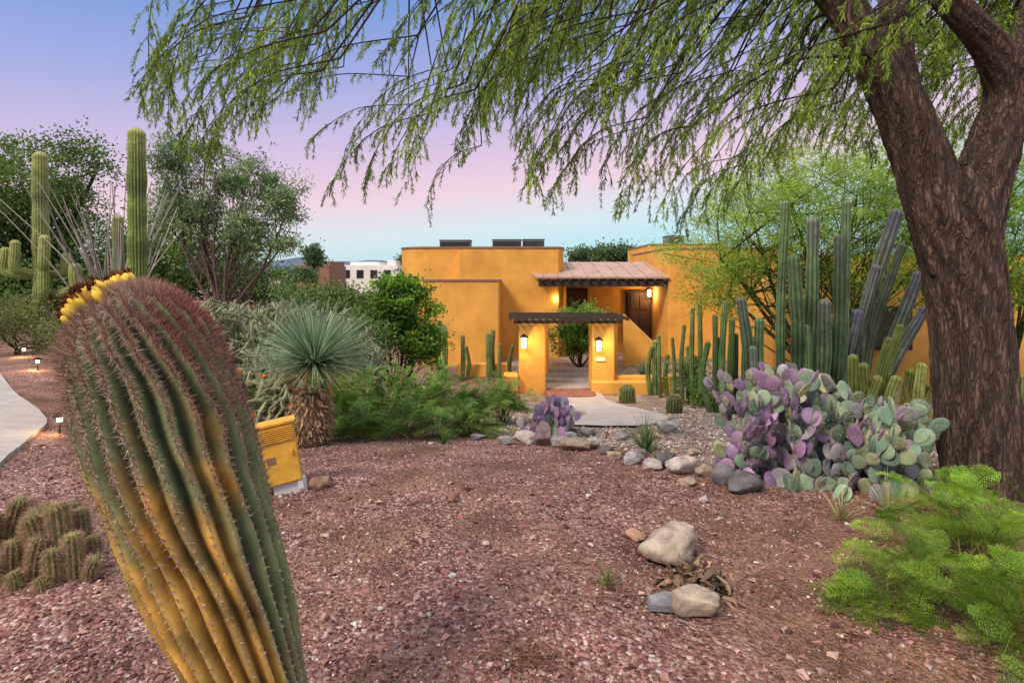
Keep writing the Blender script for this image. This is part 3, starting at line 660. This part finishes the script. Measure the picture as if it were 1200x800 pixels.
def tuft(name,c,n_,L,w_,col,spread=1.,mat=M_leaf):
    b=B(); a=rng.uniform(0,6.28,n_); el=rng.uniform(.3,1.45,n_)
    D=np.stack([np.cos(a)*np.cos(el)*spread,np.sin(a)*np.cos(el)*spread,np.sin(el)],1); D=nz(D); Ls=L*rng.uniform(.6,1.1,n_)
    S=nz(np.cross(D,UP)); base=c+D*.01
    m=base+D*Ls[:,None]*.55; e=m+nz(D-UP*.35)*Ls[:,None]*.45
    V=np.stack([base+S*w_*.5,base-S*w_*.5,m-S*w_*.42,m+S*w_*.42,e],1).reshape(-1,3); k=np.arange(n_)[:,None]*5
    cc=np.repeat(np.asarray(col)*rng.uniform(.6,1.25,(n_,1)),5,0)
    off=b.n; b.add(V,k+[0,1,2,3],cc); b.F.append((k+off+[3,2,4],0,False))
    return b.done(name,[mat])
tuft('grass_tuft',site(757,530),90,.42,.012,lin(100,130,65))
tuft('grass_tuft',site(712,688),26,.13,.006,lin(120,130,70)); tuft('grass_tuft',site(520,520),40,.2,.01,lin(100,130,60))
tuft('grass_tuft',onground(1070,7.0),160,.75,.012,lin(180,165,90)); tuft('grass_tuft',onground(1100,6.5),120,.5,.01,lin(160,155,80))
tuft('grass_tuft',onground(1040,3.9),60,.3,.006,lin(200,190,150)); tuft('grass_tuft',onground(900,5.4),70,.35,.007,lin(180,165,110)); tuft('grass_tuft',onground(985,3.75),60,.26,.005,lin(190,175,125))
tuft('sotol_plant',onground(757,16.8)+[0,0,.3],240,.75,.02,lin(120,150,110),1.2)
tuft('red_grass',onground(592,11.5),160,.6,.014,lin(130,90,75))

def sotol():
    b=B(); base=site(362,521); s=base[1]/F; c=base+[.06,0,(521-426)*s]
    z=np.linspace(0,1,12); tube(b,base+np.stack([z*.04,z*0,z*.55],1)-[0,0,.03],np.interp(z,[0,.2,.6,1],[.15,.2,.2,.14]),20,lin(120,95,70),1)
    n_=900; a=rng.uniform(0,6.28,n_); zz=rng.uniform(0,.56,n_); rr=np.interp(zz,[0,.1,.3,.5],[.16,.2,.2,.15])
    P=base+np.stack([np.cos(a)*rr+zz*.08,np.sin(a)*rr,zz+.06],1); D=np.stack([np.cos(a)*.5,np.sin(a)*.5,-np.ones(n_)*.9+rng.uniform(0,1.0,n_)],1)
    leaves(b,P,D,rng.uniform(.05,.10,n_),.022,lin(190,158,118)*rng.uniform(.4,1.2,(n_,1)),1,wp=.3)
    n_=1150; u_=rng.uniform(-.35,1,n_); a=rng.uniform(0,6.28,n_); rr=np.sqrt(1-u_**2); D=np.stack([rr*np.cos(a),rr*np.sin(a),u_],1)
    L=rng.uniform(.60,.90,n_)*(1-.25*(u_<-.1)); S=nz(np.cross(D,UP+rng.normal(size=(n_,3))*.3)); w_=.0072
    p0=c+D*.04; p1=c+D*(L*.35)[:,None]; p2=c+D*(L*.7)[:,None]-UP*(L*.02)[:,None]; p3=c+D*L[:,None]-UP*(L*.08)[:,None]
    V=np.stack([p0+S*w_,p0-S*w_,p1-S*w_*.8,p1+S*w_*.8,p2-S*w_*.5,p2+S*w_*.5,p3],1).reshape(-1,3)
    k=np.arange(n_)[:,None]*7; cc=np.where((u_<-.12)[:,None],lin(175,160,105),lin(150,176,136))*rng.uniform(.55,1.35,(n_,1))
    off=b.n; b.add(V,k+[0,1,2,3],np.repeat(cc,7,0),0); b.F.append((k+off+[3,2,4,5],0,False)); b.F.append((k+off+[5,4,6],0,False))
    b.done('sotol_plant',[M_leaf,M_twig])
sotol()

# ---------------------------------------------------------------- cholla
def cholla(name,c,h,R,depth=6,n0=7,col=lin(140,145,108),flow=0):
    b=B()
    def grow(p,d,l,r,k):
        e=p+d*l; tube(b,[p-d*.01,p+d*l*.1,p+d*l*.9,e],[r*.7,r,r,r*.4],6,col*rng.uniform(.55,1.2),0)
        m=22; t=rng.random(m)[:,None]; q=nz(rng.normal(size=(m,3))); q=nz(q-d*(q@d)[:,None])
        spines(b,p+d*l*t+q*r,q,r*1.1,.003,lin(200,190,155)*rng.uniform(.6,1.1),1)
        if k==0:
            if rng.random()<flow: 
                for _ in range(5): leaves(b,[e],nz(UP+rng.normal(size=3)*.7),.05,.035,lin(235,125,40),1)
            return
        for _ in range(2 if rng.random()<.75 else 3):
            nd=nz(d+rng.normal(size=3)*.55+UP*.1); q=e+nd*l
            if q[2]>c[2]+h or np.hypot(q[0]-c[0],q[1]-c[1])>R: nd=nz(nd-UP*.6+(c+[0,0,h*.6]-e)*.6)
            grow(e,nd,l*rng.uniform(.8,1),r*rng.uniform(.85,.98),k-1)
    for i in range(n0):
        a=rng.uniform(0,6.28); d=nz(np.array([math.cos(a)*.6,math.sin(a)*.6,1])); grow(c+[math.cos(a)*.15,math.sin(a)*.15,0],d,h*.2,.026,depth)
    b.done(name,CM)
cholla('cholla_cactus',onground(250,8.2),1.85,1.2,6,10,flow=.01); cholla('cholla_cactus',onground(315,8.8),1.95,1.3,6,10,flow=.015); cholla('cholla_cactus',onground(205,9.0),1.9,1.1,6,8)
cholla('cholla_cactus',onground(375,9.6),1.9,1.1,6,8); cholla('cholla_cactus',onground(290,6.9),1.2,.6,5,7,flow=.14)

b=B(); c=onground(135,14)
for i in range(46):
    a=rng.uniform(0,6.28); sp=rng.uniform(.3,2.4); e=c+np.array([math.cos(a)*sp-.5,math.sin(a)*sp,rng.uniform(3.0,4.4)])
    pp=spline([c,(c+e)/2+[rng.normal()*.12-(e[0]-c[0])*.12,0,.1],e],14); tube(b,pp,np.linspace(.022,.008,14),5,lin(170,160,145)*rng.uniform(.5,1.1))
b.done('ocotillo_plant',[M_twig])

# ---------------------------------------------------------------- background trees & shrubs
def crown_tree(name,base,blobs,ncl,nleaf,cr,L,W,c1,c2,trunk=(.12,lin(80,65,52)),forks=5,droop=0.,branches=50,tw=None):
    b=B(); blobs=[(np.array(c),np.array(r)) for c,r in blobs]; vol=np.array([np.prod(r)**.8 for _,r in blobs]); vol/=vol.sum()
    cl=[]
    for i in range(ncl):
        c,r=blobs[rng.choice(len(blobs),p=vol)]; v=nz(rng.normal(size=3))*rng.uniform(.2,1.25)**.6
        cl.append(c+v*r)
    cl=np.array(cl)
    r0,tc=trunk
    tops=[]
    for i in range(forks):
        c,r=blobs[i%len(blobs)]; t=c+rng.normal(size=3)*r*.25; m=base*.55+t*.45+rng.normal(size=3)*.1*np.linalg.norm(t-base)*.4
        pp=spline([base+rng.normal(size=3)*[.05,.05,0],base*.8+m*.2+[0,0,.1],m,t],18); tube(b,pp,np.linspace(r0,r0*.25,18),8,tc,1); tops.append(pp)
    for i in range(min(branches,ncl)):
        t=cl[i]; pp=tops[rng.integers(len(tops))]; s=pp[rng.integers(7,18)]
        m=(s+t)/2+rng.normal(size=3)*.08; tube(b,spline([s,m,t],8),np.linspace(r0*.2,.006,8),5,tc*rng.uniform(.7,1.1),1)
    for q in cl:
        n_=int(nleaf*rng.uniform(.5,1.4)); mix=rng.random(); hf=.7+.5*rng.random()
        st=nz(rng.normal(size=3)*[1,1,.5]-UP*droop*.6); tt=rng.normal(size=(n_,1))*cr*1.3
        P=q+st*tt+rng.normal(size=(n_,3))*cr*[.6,.6,.4]; D=nz(rng.normal(size=(n_,3))+st*.8-UP*droop)
        leaves(b,P,D,L*rng.uniform(.6,1.3,n_),W,(c1*(1-mix)+c2*mix)*hf*rng.uniform(.75,1.2,(n_,1)),0)
    return b.done(name,[M_leaf,M_bark])
def bl(u,v,d,ru,rv,rd=None):
    s=d/F; return (at(u,v,d),(ru*s,(rd if rd else ru*s),rv*s))
dk1=lin(74,102,46); dk2=lin(125,154,66)
crown_tree('mesquite_tree',onground(20,22),[bl(20,215,22,70,45),bl(95,190,23,30,24),bl(-40,260,21,50,60),bl(60,260,24,50,50),bl(20,320,24,70,40)],400,110,.38,.15,.07,dk1,dk2,(.22,lin(70,56,50)),6)
crown_tree('eucalyptus_tree',onground(262,21),[bl(300,215,21,30,30),bl(205,195,21,24,34),bl(332,240,21,20,34),bl(240,172,21,26,12),bl(228,245,21,26,30),bl(285,270,21,32,22),bl(185,255,21,20,26),bl(330,285,21,18,12),bl(262,205,21,22,16)],230,115,.25,.17,.046,lin(104,134,84),lin(150,174,118),(.10,lin(150,130,112)),9,droop=.8,branches=90)
crown_tree('mesquite_tree',onground(190,26),[bl(190,310,26,110,35),bl(315,338,30,50,20),bl(80,350,22,70,45)],300,100,.5,.2,.09,dk1*1.2,lin(125,152,82),(.15,lin(80,65,52)),4)
crown_tree('palo_verde_tree',onground(985,12.5),[bl(850,300,12.5,72,34),bl(900,240,12.8,80,45),bl(990,250,13,80,60),bl(1080,230,13,80,70),bl(840,345,12.0,42,26),bl(1000,330,13.5,85,30),bl(950,180,13,70,40)],560,130,.20,.11,.019,lin(128,165,55),lin(182,210,88),(.10,lin(110,120,60)),8,branches=120,droop=.2)
crown_tree('palo_verde_tree',onground(1170,11.5),[bl(1130,270,11.5,70,60),bl(1200,250,11.5,60,80),bl(1180,335,11,60,30),bl(1120,340,12,50,30)],300,120,.20,.11,.019,lin(112,150,56),lin(165,198,84),(.10,lin(110,120,60)),6,branches=60,droop=.2)
crown_tree('citrus_tree',onground(462,13.3),[bl(472,352,13.3,28,24),bl(440,388,13.3,30,28),bl(492,398,13.3,22,26),bl(462,332,13.3,18,10),bl(505,365,13.3,8,14),bl(425,360,13.3,12,10)],230,75,.13,.09,.05,lin(62,100,34),lin(135,178,58),(.06,lin(80,65,52)),6)
crown_tree('citrus_tree',onground(680,18.3)+[0,0,0],[bl(682,378,18.3,27,22),bl(665,398,18.3,20,16),bl(700,396,18.3,15,16)],130,70,.13,.08,.045,lin(82,125,45),lin(145,185,78),(.05,lin(80,65,52)),4)
crown_tree('hedge_shrub',onground(815,15),[bl(812,440,14.5,20,22),bl(828,462,13,18,18)],50,60,.13,.08,.045,lin(60,95,40),lin(110,145,65),(.03,lin(80,65,52)),4)
crown_tree('vine_shrub',onground(395,13),[bl(395,350,13,32,13),bl(360,362,13,40,20),bl(410,400,12,40,30)],150,80,.2,.1,.045,lin(84,110,58),lin(125,152,80),(.04,lin(80,65,52)),4)
for (u,v,d,ru,rv) in((690,299,50,22,8),(722,297,50,20,9),(745,301,50,14,6),(368,300,52,6,11),(345,322,50,24,4),(480,304,75,12,4)):
    crown_tree('distant_tree',onground(u,d),[bl(u,v,d,ru,rv)],60,60,.3,.3,.14,lin(75,100,65),lin(110,135,85),(.15,lin(80,65,52)),2,branches=10)
crown_tree('creosote_shrub',onground(20,14),[bl(15,375,14,35,25),bl(80,395,13,35,22)],120,90,.18,.07,.028,lin(105,118,65),lin(145,150,92),(.03,lin(90,75,60)),5)
crown_tree('creosote_shrub',onground(175,10.5),[bl(150,390,10.5,45,22)],90,90,.16,.06,.025,lin(95,108,65),lin(135,142,92),(.03,lin(90,75,60)),5)

# ---------------------------------------------------------------- big overhanging mesquite
def big_tree():
    b=B(); bc=lin(122,99,84)
    def barkmod(seed):
        def f(th,t):
            w_=np.sin(th*9+6*np.sin(t*9+seed)+seed)*.022+np.sin(th*17+t*30+3*np.sin(t*23+th*2)+seed)*.02+np.sin(th*4+t*7+seed)*.045+np.sin(th*29-t*60+3*np.sin(t*40+th*5))*.014
            return 1+w_
        return f
    d=4.35; s=d/F*.76
    def limb(pts,rads,seed,sides=64,n=90):
        P=spline([at(*p) for p in pts],n); r=np.interp(np.linspace(0,1,n),np.linspace(0,1,len(rads)),rads)*s
        tt=np.linspace(0,1,n)[:,None,None]; th=(np.arange(sides)/sides*2*math.pi)[None,:,None]
        cr=.5+.5*np.sin(th*9+6*np.sin(tt*9+seed)+seed); col=bc*(.7+.5*cr)
        tube(b,P,r,sides,col,1,barkmod(seed)); return P
    limb([(1185,650,d),(1172,590,d),(1152,530,d),(1143,460,d),(1136,380,d),(1126,310,d),(1112,250,d),(1095,205,d)],[84,72,57,52,49,50,55,44],0,112,160)
    A=[limb([(1122,310,d),(1096,235,d),(1072,165,d),(1045,105,d),(1015,50,d+.1),(978,-5,d+.2),(900,-75,d+.4),(800,-130,d+.8),(640,-150,d+1.2),(470,-110,d+1.6),(330,-60,d+1.9)],[44,42,37,33,29,25,20,15,11,7,3],1.3,72,160),
    limb([(1130,300,d),(1146,225,d),(1166,165,d),(1182,110,d),(1160,55,d-.1),(1120,10,d-.2),(1060,-45,d-.2),(940,-110,d-.2),(780,-170,d-.1),(600,-190,d+.2)],[42,38,33,29,23,20,16,12,8,4],2.2,72,140),
    limb([(1180,125,d),(1198,60,d+.1),(1215,0,d+.3),(1240,-80,d+.8),(1250,-160,d+1.4)],[26,23,20,16,8],3.1,40,60),
    limb([(1062,145,d),(1054,75,d+.1),(1046,20,d+.2),(1030,-50,d+.6),(960,-140,d+1.3),(860,-210,d+2)],[24,22,20,16,12,6],4.4,40,70)]
    allp=np.concatenate([a[40:] for a in A])
    cu=[150,200,240,270,300,350,380,410,440,480,505,530,560,590,615,640,690,720,760,800,840,870,900,950,1000,1050,1100,1200]
    cv=[112,150,190,150,140,185,235,252,215,232,250,200,140,140,215,235,225,252,238,275,245,225,190,165,170,205,190,150]
    lc1=lin(100,130,44); lc2=lin(166,190,78)
    twc=lin(98,84,58)
    def branchlet(tip,run,rise,yr,ntw,dens,lw,far=4.35):
        st=tip+np.array([run,yr,rise])
        m1=st*.6+tip*.4+np.array([-.12*run,0,.16]); m2=st*.25+tip*.75+np.array([-.10*run,0,.10])
        P=spline([st,m1,m2,tip],22)
        tube(b,P,np.linspace(.007,.0018,22),4,twc,1)
        j=allp[np.argmin(np.linalg.norm(allp-(st+[.6,0,.3]),axis=1)+rng.random(len(allp))*.8)]
        tube(b,spline([j,(j+st)/2+[0,0,.15+.1*rng.random()],st],10),np.linspace(.016,.007,10),5,lin(88,70,56),1)
        tone=rng.uniform(.65,1.2)
        for k in range(ntw):
            t=.05+.95*(k+rng.random()*.9)/ntw; q=P[min(21,int(t*21))]; dirP=nz(P[min(21,int(t*21)+1)]-P[max(0,int(t*21)-1)])
            a=rng.uniform(0,6.28); D=nz(dirP*.7+np.array([math.cos(a)*.6,math.sin(a)*.6,-.4])); Lt=rng.uniform(.12,.34)*(1.15-.4*t)
            e=q+D*Lt*.6; e2=e+nz(D-UP*1.3)*Lt*.5; tp=spline([q,e,e2],8)
            tube(b,tp,np.linspace(.0018,.0008,8),3,lin(105,100,52),1)
            nl=int(dens*Lt/.2)+5; tt=rng.random(nl); Q=np.stack([np.interp(tt,np.linspace(0,1,8),tp[:,z]) for z in range(3)],1)
            dd=nz(nz(e2-q)*.8+rng.normal(size=(nl,3))*.5-UP*.5); mix=rng.random()
            leaves(b,Q,dd,rng.uniform(.030,.068,nl),lw,(lc1*(1-mix)+lc2*mix)*tone*rng.uniform(.7,1.25,(nl,1)),0)
    for i in range(215):
        u=rng.uniform(150,620) if rng.random()<.38 else rng.uniform(560,1180)
        dep=rng.uniform(3.9,7.2); lo=np.interp(u,cu,cv)
        v=lo*(1-.8*rng.random()**1.1) if i>60 else lo-rng.uniform(0,8)
        if u<260: v=max(v,lo-60)
        if dep<4.6 and 1000<u<1200: dep+=1.3
        branchlet(at(u,v,dep),rng.uniform(.6,1.3),rng.uniform(.7,1.3) if u>300 else rng.uniform(.5,.8),rng.normal()*.35,int(rng.uniform(13,19)),38,.0078)
    for i in range(180):
        u=1230-640*rng.random()**1.1; dep=rng.uniform(5.2,9.0); v=-50+175*rng.random()**1.4
        branchlet(at(u,v,dep),rng.uniform(.3,1.0),rng.uniform(.3,.9),rng.normal()*.4,int(rng.uniform(12,18)),42,.011)
    b.done('mesquite_tree',[M_leaf,M_bark])
big_tree()

# ---------------------------------------------------------------- yellow electrical box
def ebox():
    e=empty('electrical_box'); c=site(325,583)
    def part(name,lo,hi,mat,bv=.006):
        return boxo(name,lo,hi,mat,e,bv)
    part('body',(-.17,-.09,.07),(.17,.09,.50),M_yel,.012)
    part('lid',(-.185,-.105,.502),(.185,.10,.525),M_yel,.006)
    for i in range(7): part('rib_%d'%i,(-.155,-.104,.385+i*.015),(.155,-.092,.391+i*.015),M_yel,.001)
    part('label',(-.05,-.094,.23),(.01,-.0915,.28),M_stucco2,.0)
    part('latch',(.12,-.105,.27),(.135,-.091,.31),M_yel,.003)
    part('base',(-.04,-.06,-.03),(.19,.07,.065),M_whp,.006)
    part('stake',(.13,-.08,.0),(.17,-.062,.12),M_whp,.003)
    part('conduit',(-.12,.0,-.05),(-.09,.03,.068),M_hvac,.003)
    e.location=(c[0]-.02,c[1]+.1,c[2]); e.rotation_euler=(math.radians(-4),math.radians(-9),math.radians(22))
ebox()
def pathlight(u,v,w):
    p=site(u,v); e=empty('path_light'); x,y,z=p; b=B(); k=np.linspace(0,1,4)
    tube(b,np.stack([k*0+x,k*0+y,z-.05+k*.2],1),.012,10,(.03,.03,.03),1)
    tube(b,np.stack([k*0+x,k*0+y,z+.15+k*.06],1),.03,12,(.9,.7,.4),0)
    tube(b,[(x,y,z+.205),(x,y,z+.21),(x,y,z+.25),(x,y,z+.255)],[.075,.075,.03,.001],16,(.03,.03,.03),1)
    b.done('fixture',[M_lamp,M_iron],e); plight('bulb',(x,y-.06,z+.16),w,e,.03)
pathlight(70,508,6); pathlight(44,434,10); pathlight(28,418,10)

# ---------------------------------------------------------------- light, world, camera
el,az=math.radians(42),math.radians(222)
sd=Vector((math.sin(az)*math.cos(el),math.cos(az)*math.cos(el),math.sin(el)))
l=bpy.data.lights.new('sun','SUN'); l.energy=2.9; l.angle=math.radians(14); l.color=(1,.87,.73)
o=bpy.data.objects.new('sun',l); bpy.context.scene.collection.objects.link(o); o.rotation_euler=sd.to_track_quat('Z','Y').to_euler()
W=bpy.data.worlds.new('World'); bpy.context.scene.world=W; W.use_nodes=True; nt=W.node_tree;N=nt.nodes;Lk=nt.links
bg=N['Background']; out=N['World Output']
tc=N.new('ShaderNodeTexCoord'); sx=N.new('ShaderNodeSeparateXYZ'); Lk.new(tc.outputs['Generated'],sx.inputs[0])
ad=N.new('ShaderNodeMath'); ad.operation='MULTIPLY_ADD'; ad.inputs[1].default_value=-.10; Lk.new(sx.outputs[0],ad.inputs[0]); Lk.new(sx.outputs[2],ad.inputs[2])
rp=N.new('ShaderNodeValToRGB'); Lk.new(ad.outputs[0],rp.inputs[0]); E=rp.color_ramp.elements
st=[(0,(165,200,212)),(.04,(174,217,228)),(.09,(206,220,228)),(.155,(234,200,212)),(.24,(208,184,216)),(.34,(162,168,218)),(.46,(110,148,212)),(.62,(145,170,218)),(.8,(235,226,226)),(1,(245,238,235))]
E[0].position=0;E[0].color=(*lin(*st[0][1]),1);E[1].position=1;E[1].color=(*lin(*st[-1][1]),1)
for p,c in st[1:-1]:
    q=E.new(p); q.color=(*lin(*c),1)
Lk.new(rp.outputs[0],bg.inputs[0])
mr=N.new('ShaderNodeMapRange'); mr.inputs[1].default_value=.5; mr.inputs[2].default_value=.9; mr.inputs[3].default_value=1; mr.inputs[4].default_value=2.2  # extra sky strength overhead, above the view, added as ambient fill
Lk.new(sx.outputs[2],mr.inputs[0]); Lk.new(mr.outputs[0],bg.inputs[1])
sk=N.new('ShaderNodeTexSky'); sk.sky_type='NISHITA'; sk.sun_disc=False; sk.sun_elevation=el; sk.sun_rotation=az
b2=N.new('ShaderNodeBackground'); b2.inputs[1].default_value=.02; Lk.new(sk.outputs[0],b2.inputs[0])
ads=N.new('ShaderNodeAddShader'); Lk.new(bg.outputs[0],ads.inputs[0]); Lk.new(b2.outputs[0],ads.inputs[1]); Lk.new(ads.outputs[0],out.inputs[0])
cam=bpy.data.cameras.new('camera'); co=bpy.data.objects.new('camera',cam); bpy.context.scene.collection.objects.link(co)
co.location=(0,0,EYE); co.rotation_euler=(math.radians(90),0,0); cam.lens=20.01; cam.sensor_width=36; cam.shift_y=-75/1200; cam.clip_end=5000; cam.clip_start=.05
bpy.context.scene.camera=co
vs=bpy.context.scene.view_settings; vs.view_transform='Standard'; vs.look='None'; vs.exposure=0
